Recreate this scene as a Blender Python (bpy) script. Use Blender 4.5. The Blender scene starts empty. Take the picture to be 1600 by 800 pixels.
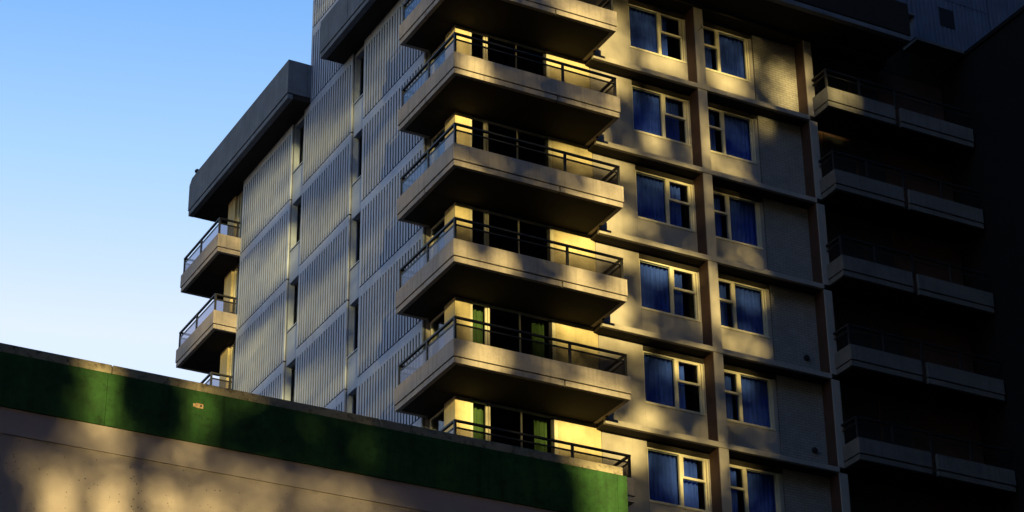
import bpy, math, random
import numpy as np
from mathutils import Matrix, Vector
random.seed(7)
rng = np.random.default_rng(11)
SC = bpy.context.scene
COL = SC.collection

# ------------------------------------------------------------------ camera
F_PX = 3588.02
CAM = (-22.9945, -45.4766, -33.1492)
YAW, PITCH, ROLL = 0.49698, 0.48752, -0.012926
def cam_axes():
    f = np.array([math.sin(YAW)*math.cos(PITCH), math.cos(YAW)*math.cos(PITCH), math.sin(PITCH)])
    r = np.array([math.cos(YAW), -math.sin(YAW), 0.0]); u = np.cross(r, f)
    c, s = math.cos(ROLL), math.sin(ROLL)
    return c*r + s*u, -s*r + c*u, f
RX, UX, FX = cam_axes()
cd = bpy.data.cameras.new('camera'); cam = bpy.data.objects.new('camera', cd); COL.objects.link(cam)
cd.sensor_fit = 'HORIZONTAL'; cd.sensor_width = 36.0; cd.lens = F_PX/1600*36
cd.clip_start = 0.5; cd.clip_end = 6000
cam.matrix_world = Matrix([[RX[0], UX[0], -FX[0], CAM[0]], [RX[1], UX[1], -FX[1], CAM[1]],
                           [RX[2], UX[2], -FX[2], CAM[2]], [0, 0, 0, 1]])
SC.camera = cam
def unproject(x, y, Y):
    """photo pixel -> point on the facade plane at depth Y (used once, to read where the light falls)"""
    d = RX*(x-800)/F_PX - UX*(y-400)/F_PX + FX
    t = (Y-CAM[1])/d[1]
    return np.array(CAM)+t*d

# ------------------------------------------------------------------ light
SUN_AZ = math.radians(16.0)      # direction the light travels, from +Y towards +X
SUN_EL = math.radians(4.0)
LDIR = np.array([math.sin(SUN_AZ)*math.cos(SUN_EL), math.cos(SUN_AZ)*math.cos(SUN_EL), -math.sin(SUN_EL)])
sl = bpy.data.lights.new('sun', 'SUN'); sun = bpy.data.objects.new('sun', sl); COL.objects.link(sun)
sl.energy = 5.0; sl.angle = math.radians(0.5); sl.color = (1.0, 0.76, 0.26)
sun.rotation_euler = Vector(LDIR).to_track_quat('-Z', 'Y').to_euler()
W = bpy.data.worlds.new('World'); SC.world = W; W.use_nodes = True
nt = W.node_tree
bg = nt.nodes['Background']
sky = nt.nodes.new('ShaderNodeTexSky'); sky.sky_type = 'NISHITA'; sky.sun_disc = False
sky.sun_elevation = SUN_EL; sky.sun_rotation = SUN_AZ + math.pi
sky.altitude = 50; sky.air_density = 1.0; sky.dust_density = 0.0; sky.ozone_density = 3.2
tc = nt.nodes.new('ShaderNodeTexCoord'); sx = nt.nodes.new('ShaderNodeSeparateXYZ'); nt.links.new(tc.outputs['Generated'], sx.inputs[0])
cr = nt.nodes.new('ShaderNodeValToRGB'); nt.links.new(sx.outputs[2], cr.inputs[0])
SKY_TINT = [(0.0, (.95, .66, .52)), (.38, (1.3, .68, .47)), (.435, (1.72, .76, .50)), (.50, (1.12, .69, .54)), (.58, (.56, .53, .55)), (.70, (.20, .35, .5)), (1.0, (.17, .33, .5))]
el = cr.color_ramp.elements
while len(el) < len(SKY_TINT): el.new(.5)
for e_, (p_, c_) in zip(el, SKY_TINT): e_.position = p_; e_.color = (*c_, 1)
ml = nt.nodes.new('ShaderNodeMix'); ml.data_type = 'RGBA'; ml.blend_type = 'MULTIPLY'; ml.inputs[0].default_value = 1
nt.links.new(sky.outputs[0], ml.inputs[6]); nt.links.new(cr.outputs[0], ml.inputs[7])
vm = nt.nodes.new('ShaderNodeVectorMath'); vm.operation = 'SCALE'; vm.inputs[3].default_value = 3.0
nt.links.new(ml.outputs[2], vm.inputs[0]); nt.links.new(vm.outputs[0], bg.inputs[0]); bg.inputs[1].default_value = 0.15
SC.view_settings.view_transform = 'Standard'; SC.view_settings.look = 'None'
SC.view_settings.exposure = 1.3; SC.view_settings.gamma = 1.0
SC.render.engine = 'CYCLES'
SC.cycles.use_denoising = True
SC.cycles.max_bounces = 8; SC.cycles.transparent_max_bounces = 16
SC.cycles.sample_clamp_indirect = 4.0

# ------------------------------------------------------------------ materials
def mat(name, base, rough=0.8, var=0.18, scale=3.0, bump=0.15, bscale=40.0, spec=0.3, stain=None, stain_amt=0.0,
        streak=0.0, pits=0.0, metal=0.0, brick=False, vgrain=False, tone=0.0):
    m = bpy.data.materials.new(name); m.use_nodes = True
    t = m.node_tree; b = t.nodes['Principled BSDF']; L = t.links.new
    b.inputs['Roughness'].default_value = rough; b.inputs['Metallic'].default_value = metal
    b.inputs['Specular IOR Level'].default_value = spec
    geo = t.nodes.new('ShaderNodeNewGeometry')
    n1 = t.nodes.new('ShaderNodeTexNoise'); n1.inputs['Scale'].default_value = scale; n1.inputs['Detail'].default_value = 6
    n1.inputs['Roughness'].default_value = 0.65
    L(geo.outputs['Position'], n1.inputs['Vector'])
    r1 = t.nodes.new('ShaderNodeMapRange'); r1.inputs[1].default_value = 0.3; r1.inputs[2].default_value = 0.7
    r1.inputs[3].default_value = 1-var; r1.inputs[4].default_value = 1+var
    L(n1.outputs['Fac'], r1.inputs[0])
    mx = t.nodes.new('ShaderNodeMix'); mx.data_type = 'RGBA'; mx.blend_type = 'MULTIPLY'; mx.inputs[0].default_value = 1
    mx.inputs[6].default_value = (*base, 1)
    L(r1.outputs[0], mx.inputs[7]); out = mx.outputs[2]
    def over(fac, col, src):
        q = t.nodes.new('ShaderNodeMix'); q.data_type = 'RGBA'; q.inputs[7].default_value = (*col, 1)
        L(fac, q.inputs[0]); L(src, q.inputs[6]); return q.outputs[2]
    if stain:
        ns = t.nodes.new('ShaderNodeTexNoise'); ns.inputs['Scale'].default_value = 9 if not vgrain else 6
        ns.inputs['Detail'].default_value = 8; ns.inputs['Roughness'].default_value = 0.75
        L(geo.outputs['Position'], ns.inputs['Vector'])
        rs = t.nodes.new('ShaderNodeMapRange'); rs.inputs[1].default_value = 0.5; rs.inputs[2].default_value = 0.68
        rs.inputs[4].default_value = stain_amt; L(ns.outputs['Fac'], rs.inputs[0])
        out = over(rs.outputs[0], stain, out)
    if streak:
        mp = t.nodes.new('ShaderNodeVectorMath'); mp.operation = 'MULTIPLY'; mp.inputs[1].default_value = (9, 9, 0.45)
        L(geo.outputs['Position'], mp.inputs[0])
        nk = t.nodes.new('ShaderNodeTexNoise'); nk.inputs['Scale'].default_value = 1.0; nk.inputs['Detail'].default_value = 4
        L(mp.outputs[0], nk.inputs['Vector'])
        rk = t.nodes.new('ShaderNodeMapRange'); rk.inputs[1].default_value = 0.5; rk.inputs[2].default_value = 0.75
        rk.inputs[4].default_value = streak; L(nk.outputs['Fac'], rk.inputs[0])
        out = over(rk.outputs[0], tuple(c*0.45 for c in base), out)
    if tone:                                                   # each cast piece has its own tone
        oi = t.nodes.new('ShaderNodeObjectInfo'); rt = t.nodes.new('ShaderNodeMapRange')
        rt.inputs[3].default_value = 1-tone; rt.inputs[4].default_value = 1+tone; L(oi.outputs['Random'], rt.inputs[0])
        q = t.nodes.new('ShaderNodeMix'); q.data_type = 'RGBA'; q.blend_type = 'MULTIPLY'; q.inputs[0].default_value = 1
        L(out, q.inputs[6]); L(rt.outputs[0], q.inputs[7]); out = q.outputs[2]
    hgt = None
    nb = t.nodes.new('ShaderNodeTexNoise'); nb.inputs['Scale'].default_value = bscale; nb.inputs['Detail'].default_value = 5
    L(geo.outputs['Position'], nb.inputs['Vector']); hgt = nb.outputs['Fac']
    if pits:
        vo = t.nodes.new('ShaderNodeTexVoronoi'); vo.inputs['Scale'].default_value = 14.0
        L(geo.outputs['Position'], vo.inputs['Vector'])
        nm = t.nodes.new('ShaderNodeTexNoise'); nm.inputs['Scale'].default_value = 3.0; nm.inputs['Detail'].default_value = 3
        L(geo.outputs['Position'], nm.inputs['Vector'])
        ad = t.nodes.new('ShaderNodeMath'); ad.operation = 'MULTIPLY'; ad.inputs[1].default_value = 0.34
        L(nm.outputs['Fac'], ad.inputs[0])
        sb = t.nodes.new('ShaderNodeMath'); sb.operation = 'SUBTRACT'; sb.inputs[1].default_value = 0.075
        L(ad.outputs[0], sb.inputs[0])
        lt = t.nodes.new('ShaderNodeMath'); lt.operation = 'LESS_THAN'
        L(vo.outputs['Distance'], lt.inputs[0]); L(sb.outputs[0], lt.inputs[1])
        ml = t.nodes.new('ShaderNodeMath'); ml.operation = 'MULTIPLY'; ml.inputs[1].default_value = pits
        L(lt.outputs[0], ml.inputs[0])
        out = over(ml.outputs[0], tuple(c*0.18 for c in base), out)
    if brick:
        sp = t.nodes.new('ShaderNodeSeparateXYZ'); L(geo.outputs['Position'], sp.inputs[0])
        cb = t.nodes.new('ShaderNodeCombineXYZ'); L(sp.outputs[0], cb.inputs[0]); L(sp.outputs[2], cb.inputs[1])
        bt = t.nodes.new('ShaderNodeTexBrick'); bt.inputs['Scale'].default_value = 1.0
        bt.inputs['Brick Width'].default_value = 0.23; bt.inputs['Row Height'].default_value = 0.08
        bt.inputs['Mortar Size'].default_value = 0.008; bt.inputs['Color1'].default_value = (1, 1, 1, 1)
        bt.inputs['Color2'].default_value = (0.9, 0.9, 0.9, 1); bt.inputs['Mortar'].default_value = (0.55, 0.55, 0.55, 1)
        L(cb.outputs[0], bt.inputs['Vector'])
        q = t.nodes.new('ShaderNodeMix'); q.data_type = 'RGBA'; q.blend_type = 'MULTIPLY'; q.inputs[0].default_value = 1
        L(out, q.inputs[6]); L(bt.outputs['Color'], q.inputs[7]); out = q.outputs[2]
        ma = t.nodes.new('ShaderNodeMath'); ma.operation = 'ADD'
        L(bt.outputs['Color'], ma.inputs[0]); L(hgt, ma.inputs[1]); hgt = ma.outputs[0]
    L(out, b.inputs['Base Color'])
    bp = t.nodes.new('ShaderNodeBump'); bp.inputs['Strength'].default_value = bump; bp.inputs['Distance'].default_value = 0.02
    L(hgt, bp.inputs['Height']); L(bp.outputs[0], b.inputs['Normal'])
    return m
def glass_mat(name, tint, refl, rough=0.02):
    m = bpy.data.materials.new(name); m.use_nodes = True
    t = m.node_tree; t.nodes.remove(t.nodes['Principled BSDF']); o = t.nodes['Material Output']
    tr = t.nodes.new('ShaderNodeBsdfTransparent'); tr.inputs[0].default_value = (*tint, 1)
    gl = t.nodes.new('ShaderNodeBsdfGlossy'); gl.inputs['Roughness'].default_value = rough
    gl.inputs[0].default_value = (0.9, 0.93, 1, 1)
    fr = t.nodes.new('ShaderNodeLayerWeight'); fr.inputs[0].default_value = 0.5      # facing: 0 head-on, 1 grazing, the same on both faces
    pw = t.nodes.new('ShaderNodeMath'); pw.operation = 'POWER'; pw.inputs[1].default_value = 4.0
    t.links.new(fr.outputs['Facing'], pw.inputs[0])
    ad = t.nodes.new('ShaderNodeMath'); ad.operation = 'MULTIPLY_ADD'; ad.inputs[1].default_value = 0.6; ad.inputs[2].default_value = refl
    t.links.new(pw.outputs[0], ad.inputs[0])
    mx = t.nodes.new('ShaderNodeMixShader'); t.links.new(ad.outputs[0], mx.inputs[0])
    t.links.new(tr.outputs[0], mx.inputs[1]); t.links.new(gl.outputs[0], mx.inputs[2]); t.links.new(mx.outputs[0], o.inputs[0])
    return m
M = dict(
    concrete=mat('balcony_concrete', (0.29, 0.255, 0.243), 0.85, 0.14, 1.6, 0.2, 30, pits=0.55, stain=(0.16, 0.14, 0.13), stain_amt=0.45, streak=0.55),
    wall=mat('rendered_wall', (0.30, 0.275, 0.262), 0.85, 0.10, 1.1, 0.15, 35, stain=(0.25, 0.22, 0.2), stain_amt=0.25, streak=0.2),
    rib=mat('ribbed_concrete', (0.325, 0.38, 0.52), 0.85, 0.10, 0.9, 0.15, 40, streak=0.35, tone=0.14),
    yellow=mat('cream_yellow_wall_paint', (0.43, 0.365, 0.22), 0.75, 0.12, 1.5, 0.12, 35, stain=(0.25, 0.2, 0.12), stain_amt=0.3, streak=0.2),
    groove_shade=mat('shade_dark_groove', (0.10, 0.112, 0.145), 0.9, 0.2, 1.0),  # shadow in the rib grooves put into a dark colour
    concrete_shade=mat('shaded_balcony_concrete', (0.115, 0.11, 0.11), 0.85, 0.2, 1.6, 0.2, 30, pits=0.6, stain=(0.08, 0.075, 0.075), stain_amt=0.5, streak=0.4),  # darkened copy of the balcony concrete, stands in for shade at the right
    rib_shade=mat('shaded_blue_ribbed_concrete', (0.10, 0.13, 0.21), 0.85, 0.15, 1.0, 0.15, 40, streak=0.4),  # ribbed concrete with its dim blue shade put into the colour
    strip=mat('strip_render', (0.28, 0.335, 0.46), 0.8, 0.06, 1.0, 0.08, 40, streak=0.15),
    brick=mat('painted_brick', (0.26, 0.245, 0.24), 0.85, 0.14, 2.5, 0.5, 40, brick=True, stain=(0.2, 0.18, 0.17), stain_amt=0.3),
    soffit_shade=mat('shade_black_soffit', (0.016, 0.013, 0.011), 0.9, 0.25, 2, 0.15),  # shade under slabs, over windows and at the terrace put into the colour
    dark=mat('joint_filler', (0.03, 0.03, 0.03), 0.9, 0.1),
    roofbox=mat('weathered_dark_concrete', (0.12, 0.135, 0.17), 0.85, 0.22, 1.3, 0.2, 25, stain=(0.08, 0.08, 0.09), stain_amt=0.5, streak=0.5),
    cream=mat('cream_paint', (0.52, 0.48, 0.38), 0.5, 0.06, 3, 0.03),
    brown=mat('brown_panel_paint_and_shade', (0.05, 0.026, 0.021), 0.7, 0.2, 3, 0.1),
    metal=mat('dark_rail_metal', (0.018, 0.018, 0.022), 0.5, 0.15, 8, 0.03),
    curtain=mat('blue_curtain_cloth', (0.04, 0.08, 0.42), 0.9, 0.12, 5, 0.1, tone=0.3),
    gcurtain=mat('green_curtain_cloth', (0.09, 0.14, 0.04), 0.9, 0.12, 5, 0.1),
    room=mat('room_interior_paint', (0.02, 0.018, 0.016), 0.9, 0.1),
    green=mat('green_fascia_paint', (0.018, 0.074, 0.018), 0.75, 0.45, 2.2, 0.35, 22, stain=(0.006, 0.02, 0.006), stain_amt=0.75, streak=0.7),
    coping=mat('stained_coping', (0.30, 0.26, 0.205), 0.9, 0.2, 4, 0.4, 30, stain=(0.035, 0.03, 0.025), stain_amt=0.95),
    podium=mat('bug_holed_concrete', (0.34, 0.295, 0.325), 0.85, 0.12, 1.3, 0.12, 30, pits=0.8, stain=(0.28, 0.24, 0.22), stain_amt=0.3),
    podium_smooth=mat('smooth_concrete_band', (0.35, 0.305, 0.335), 0.85, 0.08, 1.3, 0.08, 30),
    nearblack=mat('near_black_wall', (0.006, 0.006, 0.008), 0.9, 0.2, 1, 0.1, spec=0.1),  # one near-black base colour
    rust=mat('rusty_plate', (0.42, 0.30, 0.20), 0.7, 0.35, 40, 0.3, stain=(0.2, 0.06, 0.02), stain_amt=0.8),
    asphalt=mat('asphalt', (0.03, 0.03, 0.032), 0.95, 0.2, 1.5, 0.3),
    added_soil=mat('added_hill_grass', (0.05, 0.06, 0.03), 0.95, 0.3, 0.4, 0.3),
    leaf=mat('screen_leaf', (0.03, 0.05, 0.02), 0.8, 0.3, 1),
    wood=mat('slatted_wood', (0.30, 0.22, 0.10), 0.7, 0.2, 6),
    darkglass=glass_mat('tinted_window_glass', (0.35, 0.36, 0.38), 0.01),
    glass=glass_mat('window_glass', (0.85, 0.9, 0.92), 0.02),
    railglass=glass_mat('railing_glass', (0.62, 0.62, 0.68), 0.04, 0.05),
)

# ------------------------------------------------------------------ builders
class MB:
    def __init__(s): s.v = []; s.f = []; s.m = []
    def box(s, x0, x1, y0, y1, z0, z1, m=0):
        i = len(s.v)
        s.v += [(x0,y0,z0),(x1,y0,z0),(x1,y1,z0),(x0,y1,z0),(x0,y0,z1),(x1,y0,z1),(x1,y1,z1),(x0,y1,z1)]
        s.f += [(i,i+3,i+2,i+1),(i+4,i+5,i+6,i+7),(i,i+1,i+5,i+4),(i+1,i+2,i+6,i+5),(i+2,i+3,i+7,i+6),(i+3,i,i+4,i+7)]
        s.m += [m]*6; return s
    def quad(s, pts, m=0):
        i = len(s.v); s.v += [tuple(p) for p in pts]; s.f.append(tuple(range(i, i+len(pts)))); s.m.append(m); return s
    def prism(s, prof, axis, a, b, m=0):
        """closed profile swept along an axis; prof = points in the two other axes"""
        n = len(prof); i = len(s.v)
        def P(p, t): return {'x': (t, p[0], p[1]), 'y': (p[0], t, p[1]), 'z': (p[0], p[1], t)}[axis]
        s.v += [P(p, a) for p in prof] + [P(p, b) for p in prof]
        s.f += [tuple(range(i, i+n))[::-1], tuple(range(i+n, i+2*n))] + [(i+k, i+(k+1) % n, i+n+(k+1) % n, i+n+k) for k in range(n)]
        s.m += [m]*(n+2); return s
    def tube(s, p, q, r, n=8, m=0):
        p = Vector(p); q = Vector(q); d = (q-p).normalized()
        a = d.orthogonal().normalized(); b = d.cross(a); i = len(s.v)
        for c in (p, q):
            for k in range(n):
                w = 2*math.pi*k/n; s.v.append(tuple(c+a*r*math.cos(w)+b*r*math.sin(w)))
        s.f += [tuple(range(i, i+n))[::-1], tuple(range(i+n, i+2*n))] + [(i+k, i+(k+1) % n, i+n+(k+1) % n, i+n+k) for k in range(n)]
        s.m += [m]*(n+2); return s
    def mirror_y(s, c):
        s.v = [(x, c-y, z) for x, y, z in s.v]; s.f = [tuple(reversed(f)) for f in s.f]; return s
    def mesh(s, name, mats, origin=(0,0,0)):
        me = bpy.data.meshes.new(name)
        o = Vector(origin)
        me.from_pydata([tuple(Vector(v)-o) for v in s.v], [], s.f)
        for x in (mats if isinstance(mats, (list, tuple)) else [mats]): me.materials.append(x)
        me.polygons.foreach_set('material_index', s.m)
        me.update(); return me
WORLD = {}
def link(name, me, parent, origin, bevel=0.0):
    o = bpy.data.objects.new(name, me); COL.objects.link(o)
    WORLD[o] = Vector(origin)
    if parent is not None: o.parent = parent; o.location = Vector(origin)-WORLD[parent]
    else: o.location = origin
    if bevel:
        b = o.modifiers.new('bevel', 'BEVEL'); b.width = bevel; b.segments = 2; b.limit_method = 'ANGLE'
    return o
def part(name, mb, mats, parent, origin, bevel=0.0): return link(name, mb.mesh(name, mats, origin), parent, origin, bevel)
def tag(o, label=None, cat=None, group=None, kind=None):
    if label: o['label'] = label
    if cat: o['category'] = cat
    if group: o['group'] = group
    if kind: o['kind'] = kind
    return o
def thing(name, loc, label, cat, group=None):
    o = bpy.data.objects.new(name, None); COL.objects.link(o); o.location = loc; WORLD[o] = Vector(loc)
    o.empty_display_size = 0.5
    return tag(o, label, cat, group)
def dup_part(src, parent, shift):
    """copy of a part (and its sub-parts) under parent, moved by shift"""
    c = src.copy(); COL.objects.link(c)
    WORLD[c] = WORLD[src]+Vector(shift); c.parent = parent; c.location = WORLD[c]-WORLD[parent]
    for ch in KIDS.get(src, []):
        d = ch.copy(); COL.objects.link(d); d.parent = c; d.location = ch.location.copy()
        WORLD[d] = WORLD[ch]+Vector(shift); KIDS.setdefault(c, []).append(d)
    return c
KIDS = {}
def sub(name, mb, mats, parent, origin, bevel=0.0):
    o = part(name, mb, mats, parent, origin, bevel); KIDS.setdefault(parent, []).append(o); return o

H = 2.8
GZ = -34.75
def zs(k): return -(k-1)*H            # top of the parapet of balcony row k

# ------------------------------------------------------------------ ground, and a mound added to carry the sun-blocking leaf screen
g = MB().quad([(-3000,-3000,GZ),(3000,-3000,GZ),(3000,3000,GZ),(-3000,3000,GZ)])
tag(part('ground', g, M['asphalt'], None, (0,0,GZ)), kind='structure')
hl = MB()
prof = [(-49.5, GZ-1), (-49.5, GZ+0.02), (-56,-29.5), (-63,-22.4), (-70,-21.6), (-84,-23.5), (-110,GZ-1)]
hl.prism(prof, 'x', -160, 150)
tag(part('added_hill', hl, M['added_soil'], None, (0,-66,GZ)), kind='structure')

# ------------------------------------------------------------------ the tower
tower = thing('apartment_tower', (8.8, 10.0, GZ),
              'tall concrete apartment tower with stacked corner balconies and ribbed panel side wall', 'tower block')
T = tower
ROWS = range(0, 7)
YW = 1.74                              # plane of the recessed window wall
XL = 0.80                              # plane of the ribbed left wall

# -- core, rooms, slabs
c = MB()
c.box(1.6, 17.9, 4.2, 11.6, GZ, 12.4); c.box(1.6, 17.9, 11.6, 18.6, GZ, 4.95)
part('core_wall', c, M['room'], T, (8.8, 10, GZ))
c = MB()
for k in range(-1, 8): c.box(1.0, 17.9, 1.95, 4.2, zs(k)-0.66, zs(k)-0.5)
part('room_floor', c, M['room'], T, (8.8, 3, GZ))
c = MB().box(0.8, 17.9, 1.74, 18.6, GZ, zs(6)-0.82)
part('lower_wall', c, M['wall'], T, (8.8, 10, GZ))

# -- corner balconies
LX, LY = 5.09, 3.40
def balcony_mb():
    b = MB(); t = 0.11; i = 0.022
    zt, zj, zb = 0.0, -0.472, -0.645
    b.box(0, LX, 0, t, zj, zt); b.box(0, t, t, LY, zj, zt)
    b.box(LX-t, LX, t, YW+0.02, zj, zt); b.box(t, XL+0.12, LY-t, LY, zj, zt)
    # lower band, in lengths with an open joint between them
    b.box(i, 3.13, i, t+0.03, zb, zj-0.022); b.box(3.17, LX-i, i, t+0.03, zb+0.006, zj-0.022)
    b.box(i, t+0.03, t+0.03, 1.73, zb, zj-0.022); b.box(i, t+0.03, 1.76, LY-i, zb, zj-0.022)
    b.box(LX-t-0.03, LX-i, t+0.03, YW+0.02, zb, zj-0.022); b.box(t+0.03, XL+0.12, LY-t-0.03, LY-i, zb, zj-0.022)
    # shadow joint and floor slab
    b.box(0.05, LX-0.05, 0.05, 0.09, zj-0.03, zj+0.02, 1); b.box(0.05, 0.09, 0.09, LY-0.05, zj-0.03, zj+0.02, 1)
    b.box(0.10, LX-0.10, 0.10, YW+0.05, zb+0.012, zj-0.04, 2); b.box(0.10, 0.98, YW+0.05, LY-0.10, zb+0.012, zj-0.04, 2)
    # drip spout under the slab end
    b.box(LX-0.10, LX-0.04, 1.13, 1.2, zb-0.035, zb+0.02, 1)
    return b
def railing_mb():
    r = MB(); h = 0.65; a = 0.03
    def post(x, y): r.box(x-a, x+a, y-a, y+a, -0.01, h-0.052)
    for x, y in [(.085,.085),(3.35,.085),(4.99,.085),(.085,1.63),(.085,3.27),(4.99,1.66),(.72,3.27)]: post(x, y)
    for z0, z1 in ((h-0.05, h), (0.43, 0.465)):
        w = 0.035 if z1 == h else 0.018
        r.box(.085-w, 4.99+w, .085-w, .085+w, z0, z1)
        r.box(.085-w, .085+w, .085+w, 3.27+w, z0, z1)
        r.box(4.99-w, 4.99+w, .085+w, YW-0.01, z0, z1)
        r.box(.085+w, XL-0.01, 3.27-w, 3.27+w, z0, z1)
    return r
def pane_mbs():
    t = 0.006
    return [MB().box(.125, 3.315, .08-t, .08+t, .01, .43), MB().box(3.385, 4.955, .08-t, .08+t, .01, .43),
            MB().box(.08-t, .08+t, .125, 1.595, .01, .43), MB().box(.08-t, .08+t, 1.665, 3.235, .01, .43),
            MB().box(4.985-t, 4.985+t, .12, 1.62, .01, .43), MB().box(.12, .69, 3.265-t, 3.265+t, .01, .43)]
def make_balcony(mirror=None):
    def mm(b): return b.mirror_y(mirror) if mirror else b
    oy = (mirror or 0) and mirror-1.0
    o = (1.0, oy if mirror else 1.0, 0.0)
    b = part('balcony', mm(balcony_mb()), [M['concrete'], M['dark'], M['soffit_shade']], T, o, 0.008)
    sub('railing', mm(railing_mb()), M['metal'], b, o)
    for p in pane_mbs(): sub('glass_panel', mm(p), M['railglass'], b, o)
    return b
near = make_balcony(); far = make_balcony(20.45)
for k in ROWS:
    if k != 1: dup_part(near, T, (0, 0, zs(k)))
for k in (0, 2, 3, 4): dup_part(far, T, (0, 0, zs(k)))

# -- walls and doors behind the corner balconies, storey by storey (base = row 1)
def storey_near():
    out = []
    zb, zt = -0.50, 2.15
    def P(name, mb, mats, bev=0.0, o=(2.5, YW, 0)):
        x = part(name, mb, mats, T, o, bev); out.append(x); return x
    P('corner_pillar', MB().box(.93, 1.37, YW, 2.37, zb, zt), M['yellow'], 0.01)
    P('recess_wall', MB().box(3.90, 5.185, YW, 1.95, zb, zt), M['yellow'])
    d = MB(); f0, f1 = YW+0.03, YW+0.09
    d.box(1.37, 1.44, f0-.02, f1, zb, zt); d.box(1.82, 1.875, f0, f1, zb, zt); d.box(1.885, 1.94, f0-.02, f1+.04, zb, zt)
    d.box(2.84, 2.87, f0, f1, zb, zt); d.box(3.80, 3.90, f0-.02, f1, zb, zt)
    d.box(1.44, 3.80, f0+.01, f1, zt-0.06, zt); d.box(1.44, 3.80, f0+.01, f1, zb, zb+.08)
    d.box(3.72, 3.80, f0, f1, zb+.08, zt-.06, 1)
    dd = P('balcony_door', d, [M['cream'], M['metal']])
    for a, b in ((1.44, 1.82), (1.94, 2.84), (2.87, 3.72)):
        sub('pane', MB().box(a, b, f0+.03, f0+.04, zb+.08, zt-.06), M['glass'], dd, (2.5, YW, 0))
    s = MB(); s.box(1.02, 1.08, 2.37, 2.44, zb, zt); s.box(1.02, 1.08, 3.30, 3.38, zb, zt); s.box(1.02, 1.08, 2.44, 3.30, zt-.06, zt)
    ss = P('side_door', s, M['cream'], o=(1.05, 2.9, 0))
    sub('pane', MB().box(1.045, 1.055, 2.44, 3.30, zb, zt-.06), M['glass'], ss, (1.05, 2.9, 0))
    P('return_wall', MB().box(0.905, 1.6, 3.40, 3.55, zb-.1, zt+.1), M['wall'])
    return out
base = storey_near()
for k in ROWS:
    if k != 1:
        for p in base: dup_part(p, T, (0, 0, zs(k)))
def storey_far():
    out = []; zb, zt = -0.50, 2.15; mY = 20.45
    def P(name, mb, mats, o=(1.5, 18.5, 0)):
        x = part(name, mb.mirror_y(mY), mats, T, o); out.append(x); return x
    P('corner_pillar', MB().box(.93, 1.37, YW, 2.37, zb, zt), M['yellow'])
    s = MB(); s.box(1.02, 1.08, 2.37, 2.47, zb, zt); s.box(1.02, 1.08, 2.62, 2.68, zb, zt); s.box(1.02, 1.08, 3.30, 3.38, zb, zt); s.box(1.02, 1.08, 2.47, 3.30, zt-.06, zt)
    ss = P('side_door', s, M['cream'])
    x = sub('pane', MB().box(1.045, 1.055, 2.47, 3.30, zb, zt-.06).mirror_y(mY), M['glass'], ss, (1.5, 18.5, 0))
    P('return_wall', MB().box(0.905, 1.6, 3.40, 3.55, zb-.1, zt+.1), M['wall'])
    P('rear_wall', MB().box(1.37, 5.1, YW, 1.95, zb, zt), M['wall'])
    return out
bf = storey_far()
for k in (0, 2, 3, 4):
    for p in bf: dup_part(p, T, (0, 0, zs(k)))

# -- window wall, storey by storey
def window_mb(x0, x1, m0, m1, awn_left, z0=.27, z1=1.83):
    """frame: outer x0..x1, mullion m0..m1; a small top-hung light over a lower light on one side"""
    w = MB(); ya, yb = YW+0.035, YW+0.11
    ztr = 1.16
    jl, jr = (0.035, 0.05)
    w.box(x0, x0+jl, ya, yb, z0+.06, z1-.04)
    w.box(x1-jr, x1, ya-.012, yb, z0+.06, z1-.04); w.box(x1-jr-.06, x1-jr-.012, ya+.012, yb, z0+.06, z1-.04)
    w.box(x0, x1, ya, yb, z1-.04, z1)
    w.box(x0, x1, ya-.055, yb, z0, z0+.06)                   # sill
    w.box(m0, m1, ya-.006, yb, z0+.06, z1-.04)
    a0, a1 = (x0+jl, m0) if awn_left else (m1, x1-jr-.06)
    w.box(a0, a1, ya-.02, yb-.01, ztr-.03, ztr+.035)          # transom
    s = .05                                                  # sash of the top-hung light, standing proud
    w.box(a0, a0+s*.6, ya-.022, ya+.03, ztr+.035, z1-.04); w.box(a1-s, a1, ya-.022, ya+.03, ztr+.035, z1-.04)
    w.box(a0+s*.6, a1-s, ya-.022, ya+.03, z1-.04-s, z1-.04)
    w.box(x0+jl, x1-jr-.06, yb-.01, yb+.004, z1-.055, z1-.04)
    b0, b1 = (m1, x1-jr-.06) if awn_left else (x0+jl, m0)
    return w, (a0, a1, b0, b1, ztr)
ROWPARTS = []
def P(name, mb, mats, o, bev=0.0):
    x = part(name, mb, mats, T, o, bev); ROWPARTS.append(x); return x
WB, WT = -0.64, 2.0
P('floor_slab', MB().box(5.045, 12.42, 1.255, 1.37, -.8, -.648).box(5.045, 12.42, 1.37, 1.94, -.796, -.65, 1), [M['wall'], M['soffit_shade']], (8.8, 1.6, -.7), 0.012)
P('pier', MB().box(5.2, 6.57, YW, 1.95, WB, WT), M['wall'], (5.9, YW, 0))
P('spandrel', MB().box(6.574, 8.53, YW, 1.95, WB, .27), M['wall'], (7.5, YW, 0))
P('lintel', MB().box(6.574, 8.53, YW+.004, 1.95, 1.83, WT), M['soffit_shade'], (7.5, YW, 1.9))
P('spandrel', MB().box(8.83, 10.835, YW, 1.95, WB, .27), M['wall'], (9.8, YW, 0))
P('lintel', MB().box(8.83, 10.835, YW+.004, 1.95, 1.83, WT), M['soffit_shade'], (9.8, YW, 1.9))
P('window_jamb', MB().box(10.73, 10.835, YW, 1.95, .27, 1.83), M['wall'], (10.8, YW, 1))
P('window_jamb', MB().box(8.47, 8.53, YW+.01, 1.95, .27, 1.83), M['wall'], (8.5, YW, 1))
P('brick_panel', MB().box(10.875, 12.40, YW-.012, 1.95, WB, WT), M['brick'], (11.6, YW, 0))
P('joint_strip', MB().box(10.835, 10.875, YW+.06, 1.95, WB, WT), M['dark'], (10.85, YW, 0))
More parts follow.
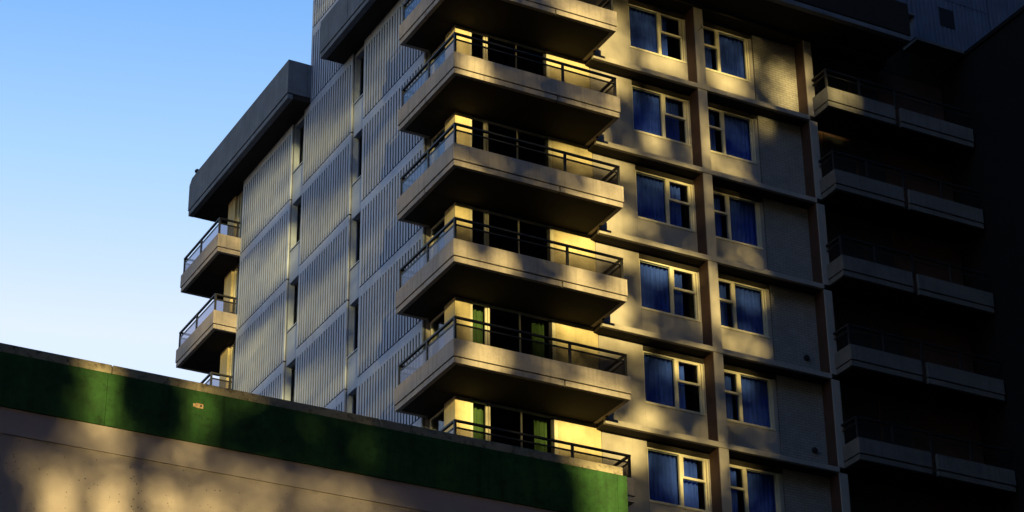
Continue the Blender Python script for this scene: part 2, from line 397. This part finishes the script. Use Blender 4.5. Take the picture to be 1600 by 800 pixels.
w1, (a0, a1, b0, b1, zt_) = window_mb(6.575, 8.47, 7.57, 7.66, False)
win1 = P('window', w1, M['cream'], (7.5, YW, 1))
for q in ((a0, a1, .33, zt_-.03), (a0, a1, zt_+.035, 1.79), (b0, b1, .33, 1.79)):
    sub('pane', MB().box(q[0], q[1], YW+.075, YW+.083, q[2], q[3]), M['glass'], win1, (7.5, YW, 1))
w2, (a0, a1, b0, b1, zt_) = window_mb(8.83, 10.73, 9.61, 9.70, True)
win2 = P('window', w2, M['cream'], (9.8, YW, 1))
for q in ((a0, a1, .33, zt_-.03), (a0, a1, zt_+.035, 1.79), (b0, b1, .33, 1.79)):
    sub('pane', MB().box(q[0], q[1], YW+.075, YW+.083, q[2], q[3]), M['glass'], win2, (9.8, YW, 1))
P('pilaster', MB().box(8.53, 8.83, 1.275, 1.95, WB, WT), M['wall'], (8.68, 1.3, 0), 0.01)
P('brown_panel', MB().box(8.512, 8.53, 1.30, YW-.002, WB, WT), M['brown'], (8.52, 1.5, 0))
P('pilaster', MB().box(12.40, 12.68, 1.275, 1.95, WB, WT), M['wall'], (12.5, 1.3, 0), 0.01)
P('brown_panel', MB().box(12.382, 12.40, 1.30, YW-.014, WB, WT), M['brown'], (12.39, 1.5, 0))
# dark recessed balconies on the right
P('recess_wall', MB().box(12.68, 17.95, YW+.01, 1.95, WB, 2.15), M['brown'], (15, YW, 0))  # dark brown stands in for the shade on this wall
rb = MB()
for x0, x1 in ((12.57, 15.02), (15.22, 17.94)):
    rb.box(x0, x1, .52, .62, -.46, 0); rb.box(x0+.005, x1-.005, .545, .65, -.645, -.485); rb.box(x0+.03, x1-.03, .57, .63, -.49, -.45, 1)
rb.box(12.57, 12.67, .62, YW+.02, -.46, 0); rb.box(12.59, 12.69, .65, YW+.02, -.645, -.485)
rb.box(12.69, 17.94, .65, YW+.02, -.63, -.5, 2)
rbo = P('balcony', rb, [M['concrete_shade'], M['dark'], M['soffit_shade']], (15, 1, 0), 0.008)
rr = MB()
for x in (12.62, 13.8, 15.12, 16.5): rr.box(x-.03, x+.03, .57, .63, -.01, .6)
rr.box(12.59, 17.94, .565, .635, .6, .65); rr.box(12.59, 17.94, .585, .615, .44, .475)
rr.box(12.585, 12.655, .635, YW, .6, .65); rr.box(12.605, 12.635, .615, YW, .44, .475)
sub('railing', rr, M['metal'], rbo, (15, 1, 0))
dr = MB(); 
for x in (13.2, 14.3, 15.4): dr.box(x, x+.08, YW-.03, YW+.008, -.5, 2.0)
dr.box(13.28, 15.4, YW-.025, YW+.008, 1.94, 2.0)
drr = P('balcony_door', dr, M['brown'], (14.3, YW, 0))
for x in (13.28, 14.38): sub('pane', MB().box(x, x+1.02, YW-.012, YW+.004, -.5, 1.94), M['metal'], drr, (14.3, YW, 0))
for k in ROWS:
    if k != 1:
        for p in list(ROWPARTS): dup_part(p, T, (0, 0, zs(k)))
# topmost slab under the terrace and walls above it
part('floor_slab', MB().box(5.2, 15.5, 1.255, 1.37, zs(-1)-.8, zs(-1)-.64).box(5.2, 15.5, 1.37, 1.94, zs(-1)-.796, zs(-1)-.64, 1), [M['soffit_shade'], M['soffit_shade']], T, (8.8, 1.6, zs(-1)))
part('upper_wall', MB().box(.93, 24, YW, 1.95, zs(-1)-.64, 12.4), M['soffit_shade'], T, (8.8, YW, 8))  # coloured black for the shade up here
# round vents in the brick panels of two storeys
for k, x in ((3, 11.93), (4, 11.95)):
    v = MB(); n = 14
    z = zs(k)-0.05-0.02
    v.prism([(x+.085*math.cos(2*math.pi*i/n), z+.085*math.sin(2*math.pi*i/n)) for i in range(n)], 'y', YW-.07, YW-.01)
    v.prism([(x+.06*math.cos(2*math.pi*i/n), z+.06*math.sin(2*math.pi*i/n)) for i in range(n)], 'y', YW-.085, YW-.07)
    part('round_vent', v, M['metal'], T, (x, YW-.05, z), 0.01)
# bent wire left on the pilaster of the top row
wv = MB()
pts = [(8.66, 1.26, 4.02), (8.72, 1.22, 4.12), (8.78, 1.20, 4.08), (8.84, 1.2, 4.16)]
for a, b in zip(pts, pts[1:]): wv.tube(a, b, .008, 6)
wv.tube((8.72, 1.22, 4.12), (8.70, 1.2, 4.2), .007, 6); wv.tube((8.66, 1.275, 4.02), (8.62, 1.24, 3.97), .008, 6)
part('wire_bracket', wv, M['metal'], T, (8.7, 1.27, 4.05))

# -- ribbed panels of the left wall
def rib_panel_mb(w, h=2.757, pitch=.176, d=.04):
    p = MB(); n = max(1, round(w/pitch)); s = w/n
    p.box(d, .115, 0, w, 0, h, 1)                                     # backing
    p.box(0, d, 0, w, h-.30, h)                                   # plain band at the head
    for i in range(n):
        y0 = i*s+s*.20; y1 = y0+s*.60; c_ = .008
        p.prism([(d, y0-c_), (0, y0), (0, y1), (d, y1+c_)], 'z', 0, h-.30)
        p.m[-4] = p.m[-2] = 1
    p.box(0, d, 0, .03, 0, h-.30); p.box(0, d, w-.03, w, 0, h-.30)
    return p
def panel_col(y0, y1, rows):
    me = rib_panel_mb(y1-y0).mesh('wall_panel', [M['rib'], M['groove_shade']])
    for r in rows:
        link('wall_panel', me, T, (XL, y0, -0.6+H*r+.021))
rows_all = range(-5, 2)      # joint levels -0.6+2.8r
panel_col(3.405, 7.52, range(-5, 4)); panel_col(8.35, 12.0, range(-5, 2)); panel_col(8.35, 11.62, range(2, 4)); panel_col(12.95, 17.05, range(-5, 2))
bk = MB().box(.90, 1.6, 3.56, 12.0, -14.6, 12.4).box(.90, 1.6, 12.0, 16.9, -14.6, 4.95)
# the backing is split round the two window strips
bk = MB()
for y0, y1, zt in ((3.56, 7.52, 12.4), (8.35, 11.62, 12.4), (11.62, 12.0, 4.95), (12.95, 16.9, 4.95)):
    bk.box(.916, 1.6, y0, y1, -14.6, zt)
part('panel_backing', bk, M['dark'], T, (1.2, 10, -14.6))
def strip(y0, y1, rows):
    o0 = None
    for r in rows:
        z = -0.6+H*r; sh = (0, 0, z)
        if o0 is None:
            s = MB().box(.88, 1.3, y0, y1, 0, .95).box(.88, 1.3, y0, y1, 2.62, H)
            s.box(.88, 1.3, y0, y0+.03, .95, 2.62); s.box(.88, 1.3, y1-.03, y1, .95, 2.62)
            st = part('strip_wall', s, M['strip'], T, (.9, y0, 0)); st.location.z += z; WORLD[st].z += z
            f = MB(); a, b = y0+.03, y1-.03
            f.box(1.06, 1.14, a, a+.04, .99, 2.62); f.box(1.06, 1.14, b-.04, b, .99, 2.62); f.box(1.05, 1.14, a+.04, b-.04, 2.54, 2.62)
            f.box(1.05, 1.14, a+.04, b-.04, .99, 1.04); f.box(.845, 1.14, y0+.012, y1-.012, .95, .985, 1)
            wn = part('narrow_window', f, [M['metal'], M['strip']], T, (1.05, y0, 1)); wn.location.z += z; WORLD[wn].z += z
            pn = sub('pane', MB().box(1.09, 1.098, a+.04, b-.04, 1.04, 2.54), M['darkglass'], wn, (1.05, y0, 1+0)); pn.location = (0, 0, 0); WORLD[pn] = WORLD[wn].copy()
            o0 = (st, wn, z)
        else:
            for x in o0[:2]: dup_part(x, T, (0, 0, z-o0[2]))
strip(7.523, 8.347, range(-5, 4)); strip(12.003, 12.947, range(-5, 2))
part('upper_end_wall', MB().box(.905, 17.9, 11.60, 11.62, 4.95, 12.4), M['wall'], T, (9, 11.6, 5))

# -- terrace parapet over the near stack, roof parapet over the rear wing
def parapet_box(y0, y1, x1, z0, z1, end=False, t=.14):
    b = MB(); zj = z0+.16
    b.box(0, t, y0, y1, zj+.02, z1)
    b.box(t, x1, y0, y0+t, zj+.02, z1)
    b.box(.02, x1, y0+.02, y1-.02, z0, zj)
    b.box(.05, x1-.02, y0+.05, y1-.05, zj-.01, zj+.03, 1)
    return b
tb = MB()
z0, z1 = zs(-1)-.645, 6.30
for a, b in ((0, 7.02), (7.045, 9.05)): tb.box(0, .14, a, b, z0+.19, z1)
tb.box(.14, 15.5, 0, .14, z0+.19, z1, 2); tb.box(.14, .85, 8.93, 9.05, z0+.19, z1)  # front face coloured black for its shade
tb.box(.02, 15.48, .02, .2, z0, z0+.165); tb.box(.02, .2, .2, 9.03, z0, z0+.165)
tb.box(.2, 15.48, .2, 1.25, z0+.01, z0+.165, 2); tb.box(.2, .95, 1.25, 9.03, z0+.01, z0+.165, 2)
tb.box(.06, 15.4, .06, 1.3, z0+.16, z0+.2, 1); tb.box(.06, .9, 1.3, 8.9, z0+.16, z0+.2, 1)
part('terrace_parapet', tb, [M['roofbox'], M['dark'], M['soffit_shade']], T, (0, 4.5, z0), 0.01)
rp = MB(); z0, z1, ye = 4.95, 6.36, 20.15
rp.prism([(11.52, z0+.19), (ye, z0+.19), (ye, z1-.22), (ye-.22, z1-.02), (ye-.5, z1-.02), (ye-.5, z1), (11.52, z1)], 'x', 0, .14)
rp.box(.14, .80, 11.52, 11.66, z0+.19, z1); rp.box(.14, 5, 20.0, ye, z0+.19, z1-.22)
rp.box(.02, .2, 11.54, ye-.02, z0-.01, z0+.165); rp.box(.2, 1.75, 11.54, ye-.02, z0, z0+.165, 2); rp.box(.06, 1.0, 11.6, ye-.06, z0+.16, z0+.2, 1)
rp.box(1.75, 5.0, 18.6, ye-.02, z0-.008, z0+.165, 2)
part('roof_parapet', rp, [M['roofbox'], M['dark'], M['soffit_shade']], T, (0, 16, z0), 0.01)
ct = MB(); n = 10
cx, cy = .10, 19.72
ct.tube((cx, cy, 6.36), (cx, cy, 6.50), .035, 10); ct.tube((cx, cy, 6.50), (cx, cy, 6.56), .085, 12); ct.tube((cx, cy, 6.56), (cx, cy, 6.60), .05, 12)
part('roof_cowl', ct, M['metal'], T, (cx, cy, 6.36))

# -- ribbed upper wall at the right
me = None
def front_rib_mb(x0, x1, z0, z1, y, hole=None):
    p = MB(); n = round((x1-x0)/.16); s = (x1-x0)/n
    p.box(x0, x1, y+.035, y+.3, z0, z1)
    for i in range(n):
        a = x0+i*s+s*.22; b = a+s*.56
        zz = [(z0, z1)]
        if hole and b > hole[0] and a < hole[1]: zz = [(z0, hole[2]), (hole[3], z1)]
        for q in zz: p.box(a, b, y, y+.034, q[0], q[1])
    if hole: p.box(hole[0], hole[1], y-.005, y+.034, hole[2], hole[3], 1)
    return p
part('wall_panel', front_rib_mb(16.14, 19.2, 5.62, 7.38, .55, (17.2, 17.75, 6.35, 7.05)), [M['rib_shade'], M['metal']], T, (17, .6, 5.6))
part('wall_panel', front_rib_mb(15.5, 16.12, 6.45, 7.38, .55), [M['rib_shade'], M['metal']], T, (15.8, .6, 6.5))
part('wall_panel', front_rib_mb(15.5, 19.2, 7.41, 10.1, .55), [M['rib_shade'], M['metal']], T, (17, .6, 7.4))
part('wall_panel', front_rib_mb(19.23, 23.0, 5.62, 10.1, .55), [M['rib_shade'], M['metal']], T, (21, .6, 7.4))
part('ledge', MB().box(15.5, 16.14, .5, 1.2, 6.36, 6.44).box(16.16, 17.95, .5, 1.2, 5.5, 5.6), M['concrete_shade'], T, (16.5, .6, 6))

# ------------------------------------------------------------------ projecting wing at the right
wing = thing('projecting_wing', (24, -7, GZ), 'near-black building wing projecting forward at far right', 'building wing')
WX = 17.97
wb = MB().box(WX+.06, 30, -14, 14, GZ, 5.45)
part('wall', wb, M['nearblack'], wing, (24, -7, GZ))
part('roof', MB().box(WX, 30.1, -14.1, 14, 5.45, 5.6), M['nearblack'], wing, (24, -7, 5.5), 0.01)
w0 = part('window', MB().box(WX+.03, WX+.058, -3.4, -2.1, -1.2, .4), M['metal'], wing, (WX, -2.7, 0))
for k in range(-3, 2):
    for y in (0, -4.2, -8.4):
        if (k, y) != (0, 0): dup_part(w0, wing, (0, y, k*H))

# ------------------------------------------------------------------ low building with the green fascia
PY = -20.0; PXR = -7.39; PXL = -60.0
low = thing('low_building', (-30, -12, GZ), 'low concrete building in front with green painted fascia and stained pale coping', 'building')
part('wall', MB().box(PXL, PXR-.03, PY+.035, -4, GZ, -21.905), M['podium'], low, (-30, PY, GZ))
part('wall_band', MB().box(PXL, PXR-.03, PY+.022, -4, -21.903, -21.562), M['podium_smooth'], low, (-30, PY, -21.7))
for a, b in ((PXL, -14.982), (-14.979, -7.552), (-7.548, PXR)):
    part('fascia_panel', MB().box(a, b, PY, PY+.4, -21.56, -20.84), M['green'], low, ((a+b)/2 if a > -50 else -20, PY, -21.2), 0.006)
for a, b in ((PXL, -18.2), (-18.19, -14.93), (-14.92, -11.2), (-11.19, -7.44)):
    part('coping_stone', MB().box(a, b, PY+.02, PY+.45, -20.838, -20.71), M['coping'], low, ((a+b)/2 if a > -50 else -19, PY, -20.8), 0.012)
part('roof', MB().box(PXL, PXR-.03, PY+.4, -4, -21.56, -21.2), M['asphalt'], low, (-30, -12, -21.3))
pl = MB().box(-13.80, -13.70, PY-.012, PY+.002, -21.085, -21.02); pl.box(-13.745, -13.718, PY-.016, PY-.011, -21.065, -21.04, 1)
pl.box(-13.835, -13.80, PY-.008, PY+.002, -21.075, -21.03)
part('wall_plate', pl, [M['rust'], M['dark']], low, (-13.75, PY, -21.05), 0.004)

# ------------------------------------------------------------------ curtains
def curtain_mb(x0, x1, z0, z1, y, pitch=.135, amp=.048, seed=0):
    r = random.Random(seed); b = MB(); n = max(8, int((x1-x0)/pitch*6)); prev = None
    ph = r.random()*6
    cols = []
    for i in range(n+1):
        t = i/n; x = x0+(x1-x0)*t
        d = amp*math.sin(2*math.pi*(x-x0)/pitch+ph+0.8*math.sin(x*5+ph))*(.7+.3*math.sin(x*9+ph))
        cols.append((x, y+d))
    for (xa, ya), (xb, yb) in zip(cols, cols[1:]):
        b.quad([(xa, ya, z0), (xb, yb, z0), (xb, yb, z1), (xa, ya, z1)])
    return b
ORD = ['topmost', 'second', 'third', 'fourth', 'fifth', 'sixth', 'lowest']
def hang(x0, x1, k, y, matn, label, seed, z0=.22, z1=1.95):
    o = part('curtain', curtain_mb(x0, x1, z0, z1, y, seed=seed), matn, None, ((x0+x1)/2, y, z0))
    o.location.z += zs(k); return tag(o, label, 'curtain', 'curtains behind the tower windows')
sd = 0
for k in range(0, 6):
    sd += 1
    hang(6.45, 7.62, k, 1.965, M['curtain'], f'blue pleated curtain filling the large pane of the {ORD[k]} window left of the pilaster', sd)
    hang(7.63, 7.98+.09*((k*7) % 4), k, 1.965, M['curtain'], f'narrow blue curtain behind the small panes of the {ORD[k]} window left of the pilaster', sd+20)
    hang(9.66, 10.95, k, 1.965, M['curtain'], f'blue pleated curtain filling the large pane of the {ORD[k]} window right of the pilaster', sd+40)
    hang(8.80, 9.5, k, 1.965, M['curtain'], f'narrow blue curtain behind the small panes of the {ORD[k]} window right of the pilaster', sd+60)
for k in (4, 5):
    w_ = ['fifth', 'lowest'][k-4]
    hang(1.42, 1.86, k, 1.98, M['gcurtain'], f'green pleated curtain inside the {w_} corner balcony door beside the corner pillar', sd+80+k, -.5, 2.1)
    hang(3.30, 3.70, k, 1.98, M['gcurtain'], f'green curtain at the right end of the {w_} corner balcony door', sd+90+k, -.5, 2.1)

# ------------------------------------------------------------------ chairs on the two far balconies
for k, w_ in ((0, 'upper'), (1, 'lower')):
    ch = thing('slatted_chair', (.55, 17.75, zs(k)-.52), f'slatted chair standing behind the railing of the {w_} far left balcony', 'chair', 'chairs on the far balconies')
    o = WORLD[ch]
    for sx in (-.2, .2):
        for sy in (-.2, .2):
            part('leg', MB().box(sx-.02, sx+.02, sy-.02, sy+.02, 0, .42 if sy < 0 else .95), M['wood'], ch, o) if False else \
            link('leg', MB().box(sx-.02, sx+.02, sy-.02, sy+.02, 0, .42 if sy < 0 else .95).mesh('leg', M['wood']), ch, o)
    for i in range(4): link('seat_slat', MB().box(-.22, .22, -.22+i*.11, -.13+i*.11, .42, .45).mesh('seat_slat', M['wood']), ch, o)
    for i in range(4): link('back_slat', MB().box(-.18, .18, .185, .2, .55+i*.1, .62+i*.1).mesh('back_slat', M['wood']), ch, o)

# ------------------------------------------------------------------ unseen dark block added behind the camera, right, to cut off the sky
ob = thing('sky_blocker', (45, -42, GZ), 'unseen tall dark block added at the right to cut off sky light', 'light blocker')
part('wall', MB().box(6, 90, -75, -48, GZ, 62), M['nearblack'], ob, (45, -60, GZ))  # side of the added sky blocker
part('wall', MB().box(48, 90, -47.9, 20, GZ, 62), M['nearblack'], ob, (60, -20, GZ))  # side of the added sky blocker

# ------------------------------------------------------------------ leaf screen added behind the camera, its gaps shaped to the sun patches
YB = -66.0
TANX = LDIR[0]/LDIR[1]; TANZ = -LDIR[2]/LDIR[1]
def to_gap(P): return np.array([P[0]-(P[1]-YB)*TANX, P[2]+(P[1]-YB)*TANZ])
GAPS = []      # (u, v, su, sv, amplitude, power) in the plane of the leaf screen
def gap(px, py, Y, sx, sy, amp, pw=4):
    P0 = unproject(px, py, Y); P1 = unproject(px+sx, py, Y); P2 = unproject(px, py+sy, Y)
    u, v = to_gap(P0)
    su = abs(P1[0]-P0[0]); sv = abs(P2[2]-P0[2])
    if Y < -5: su *= .72; sv *= .85
    if Y > -5: su *= .78; sv *= .85; amp = amp if amp > .55 else amp*.6
    GAPS.append((u, v, max(su, .05), max(sv, .05), amp, pw))
# balcony fronts
for a in [(915,32,0,48,34,.9),(742,108,0,24,26,1),(958,160,0,14,22,.8),(748,250,0,30,30,.25),(938,298,0,26,32,.85),(972,310,0,10,25,.5),
          (720,395,0,14,28,1),(786,408,0,16,30,.8),(906,432,0,17,32,.8),(968,452,0,14,28,.9),(758,552,0,26,30,1),(805,560,0,26,30,.35),(870,580,0,22,34,.45),(945,596,0,48,34,.55)]: gap(*a)
# piers, spandrels, pilasters and recess walls
for a in [(955,70,YW,32,48,.8),(1040,98,YW,38,22,.9),(1100,75,YW,14,40,.3),(1135,130,YW,34,22,.9),(1228,140,YW,26,36,.75),(1030,40,YW,50,40,.35),(1150,85,YW,40,35,.45),
          (888,100,YW,40,22,1),(722,62,YW,22,40,.9),(759,80,YW,10,40,.7),(955,128,YW,30,18,.75),(1022,222,YW,16,22,.75),(1103,225,1.27,12,40,.6),(1135,262,YW,34,22,.7),(1060,170,YW,60,50,.3),(1195,195,YW,16,22,.4),
          (895,245,YW,38,18,.75),(722,200,YW,22,36,.85),(955,255,YW,36,18,.8),(960,345,YW,26,24,.95),(1010,355,YW,26,14,.5),(1108,330,1.27,12,50,.35),(1060,300,YW,50,40,.25),(1160,400,YW,30,24,.45),(1050,283,YW,50,9,.7),
          (895,392,YW,42,26,.95),(715,338,YW,30,30,.6),(955,392,YW,38,20,.85),(962,490,YW,26,26,1),(1120,480,1.27,13,40,1),(1155,532,YW,38,22,.6),(1050,422,YW,60,16,.8),(1150,455,YW,50,12,.7),(1010,440,YW,20,50,.5),
          (900,520,YW,42,26,.75),(745,500,YW,35,40,.7),(850,520,YW,14,30,.5),(970,532,YW,40,20,.75),(1012,655,YW,26,18,1),(1070,575,YW,40,18,.75),(1170,640,YW,34,26,.35),(1150,590,YW,30,10,.8),
          (905,685,YW,46,34,1),(735,650,YW,32,40,1),(850,690,YW,20,30,.5),(980,700,YW,36,36,1),(1075,730,YW,40,40,.7),(1160,735,YW,26,12,.7),(1120,700,1.27,14,60,.45),
          (1312,148,.52,26,22,.85),(1268,110,1.27,8,30,.4),(730,55,YW,30,26,.4)]: gap(*a)
# the low building
for a in [(156,612,PY,31,38,1),(172,650,PY,22,16,.5,2),(158,566,PY,40,10,1),(158,682,PY,44,16,.55,2),
          (310,645,PY,20,36,.9,2),(372,636,PY,22,16,.2,2),(352,603,PY,80,8,.6),(288,708,PY,44,13,.5,2),(392,738,PY,44,16,.4,2),
          (484,665,PY,11,32,.25,2),(566,695,PY,14,36,.4,2),(540,643,PY,50,8,.3),(850,752,PY,14,22,.15,2),(955,775,PY,46,60,1),(930,724,PY,70,10,.95),
          (92,790,PY,24,50,.97,2),(172,802,PY,22,48,.95,2),(268,806,PY,24,46,.9,2),(340,808,PY,22,40,.7,2),(410,808,PY,36,34,.3,2),
          (190,798,PY,150,36,.16),(420,798,PY,120,20,.1),(120,738,PY,90,12,.22,2),(270,762,PY,110,12,.16,2),
          (530,790,PY,90,24,.25,2),(510,760,PY,60,14,.25,2),(60,716,PY,30,14,.3,2)]: gap(*a)
G = np.array(GAPS)
def transmit(u, v):
    t = np.zeros_like(u)
    for (gu, gv, su, sv, a, pw) in G:
        q = ((u-gu)/su)**2; w = ((v-gv)/sv)**2
        t = 1-(1-t)*(1-a*np.exp(-(q**(pw/2)+w**(pw/2))*.5))
    # thinned part of the screen, shaped to band the ribbed left wall with light
    Y = (.8-u)/TANX+YB; z = v-(Y-YB)*TANZ; rel = (z+.6) % H
    sig = lambda x, w: 1/(1+np.exp(-np.clip(x/w, -40, 40)))
    on = sig(Y-3.6, .15)*sig(21.5-Y, .3)*(z > -14)
    bound = np.where(Y < 7.9, 1.75-.05*(Y-3.4), np.where(Y < 12.5, 1.15+.17*(Y-8.4), 1.85+.09*(Y-13)))
    lit = np.where(rel < bound, np.where(Y < 7.9, .27, .56), np.where(Y < 7.9, .12, .01))
    lit = np.where(z > 4.9, np.where((z > 7.3) & (Y < 13), .3, .0), lit)
    lit = np.where(Y > 17.4, .5*(z < 3.2), lit)
    t = 1-(1-t)*(1-on*lit)
    side = np.where(u > -7.2, 0.0, np.where(u > -8.8, .0, .08))
    return np.clip(np.maximum(t, side*(v > -8)*(v < 10)), .004, .985)
U0, U1, V0, V1 = -40.0, 4.0, -20.6, 17.0
cs = .22
uu, vv = np.meshgrid(np.arange(U0, U1, cs), np.arange(V0, V1, cs))
uu = uu.ravel(); vv = vv.ravel()
tt = transmit(uu+cs/2, vv+cs/2)
leafA = .0125
lam = -np.log(tt)*cs*cs/leafA
# dense parts use larger leaves
cu, cv, csz = [], [], []
big = tt < .02
lam = np.where(big, lam*1.6, lam)
lowp = (vv < -10) & ~big
for sel, s in ((~big & ~lowp, 1.0), (big, 2.1), (lowp, .45)):
    cnt = rng.poisson(np.minimum(lam[sel]/(s*s), 60))
    iu = np.repeat(uu[sel], cnt); iv = np.repeat(vv[sel], cnt)
    cu.append(iu+rng.random(len(iu))*cs); cv.append(iv+rng.random(len(iv))*cs); csz.append(np.full(len(iu), s))
# the rest of the screen: coarse leaf clumps left, right and above
nB = 42000
bu = rng.uniform(-110, 30, nB); bv = rng.uniform(-22, 78, nB)
top = 38+7*np.sin(bu*.21)+4*np.sin(bu*.53+1)
inside = ((bu > U0-.9) & (bu < U1+.9) & (bv < V1+.9)) | (bv > top)
bu, bv = bu[~inside], bv[~inside]
cu.append(bu); cv.append(bv); csz.append(np.full(len(bu), 9.0))
cu = np.concatenate(cu); cv = np.concatenate(cv); csz = np.concatenate(csz)
N = len(cu)
dep = rng.uniform(-1.2, 1.2, N)*np.where(csz > 3, 3, 1)
cen = np.stack([cu, np.full(N, YB), cv], 1)+dep[:, None]*(LDIR/LDIR[1])[None]
ang = rng.uniform(0, math.pi, N); tilt = rng.uniform(-.65, .65, (N, 2))
ca, sa = np.cos(ang), np.sin(ang)
e1 = np.stack([ca, tilt[:, 0], sa], 1)*(.10*csz)[:, None]
e2 = np.stack([-sa, tilt[:, 1], ca], 1)*(.085*csz)[:, None]
V = np.stack([cen-e1, cen-e2*.9, cen+e1, cen+e2*.9], 1).reshape(-1, 3)
V = np.stack([cen-e1-e2*.25, cen-e2, cen+e1-e2*.1, cen+e2], 1).reshape(-1, 3)
me = bpy.data.meshes.new('wood')  # mesh of the added leaf screen
me.vertices.add(len(V)); me.vertices.foreach_set('co', V.ravel().astype(np.float32))
me.loops.add(4*N); me.loops.foreach_set('vertex_index', np.arange(4*N, dtype=np.int32))
me.polygons.add(N); me.polygons.foreach_set('loop_start', np.arange(0, 4*N, 4, dtype=np.int32))
me.materials.append(M['leaf']); me.update(calc_edges=True)
wd = bpy.data.objects.new('leaf_light_screen', me); COL.objects.link(wd)
tag(wd, 'unseen screen of dark leaves added to shape the sunlight, out of frame', 'wood', kind='stuff')  # the added leaf screen, not a real wood
print('leaves', N)
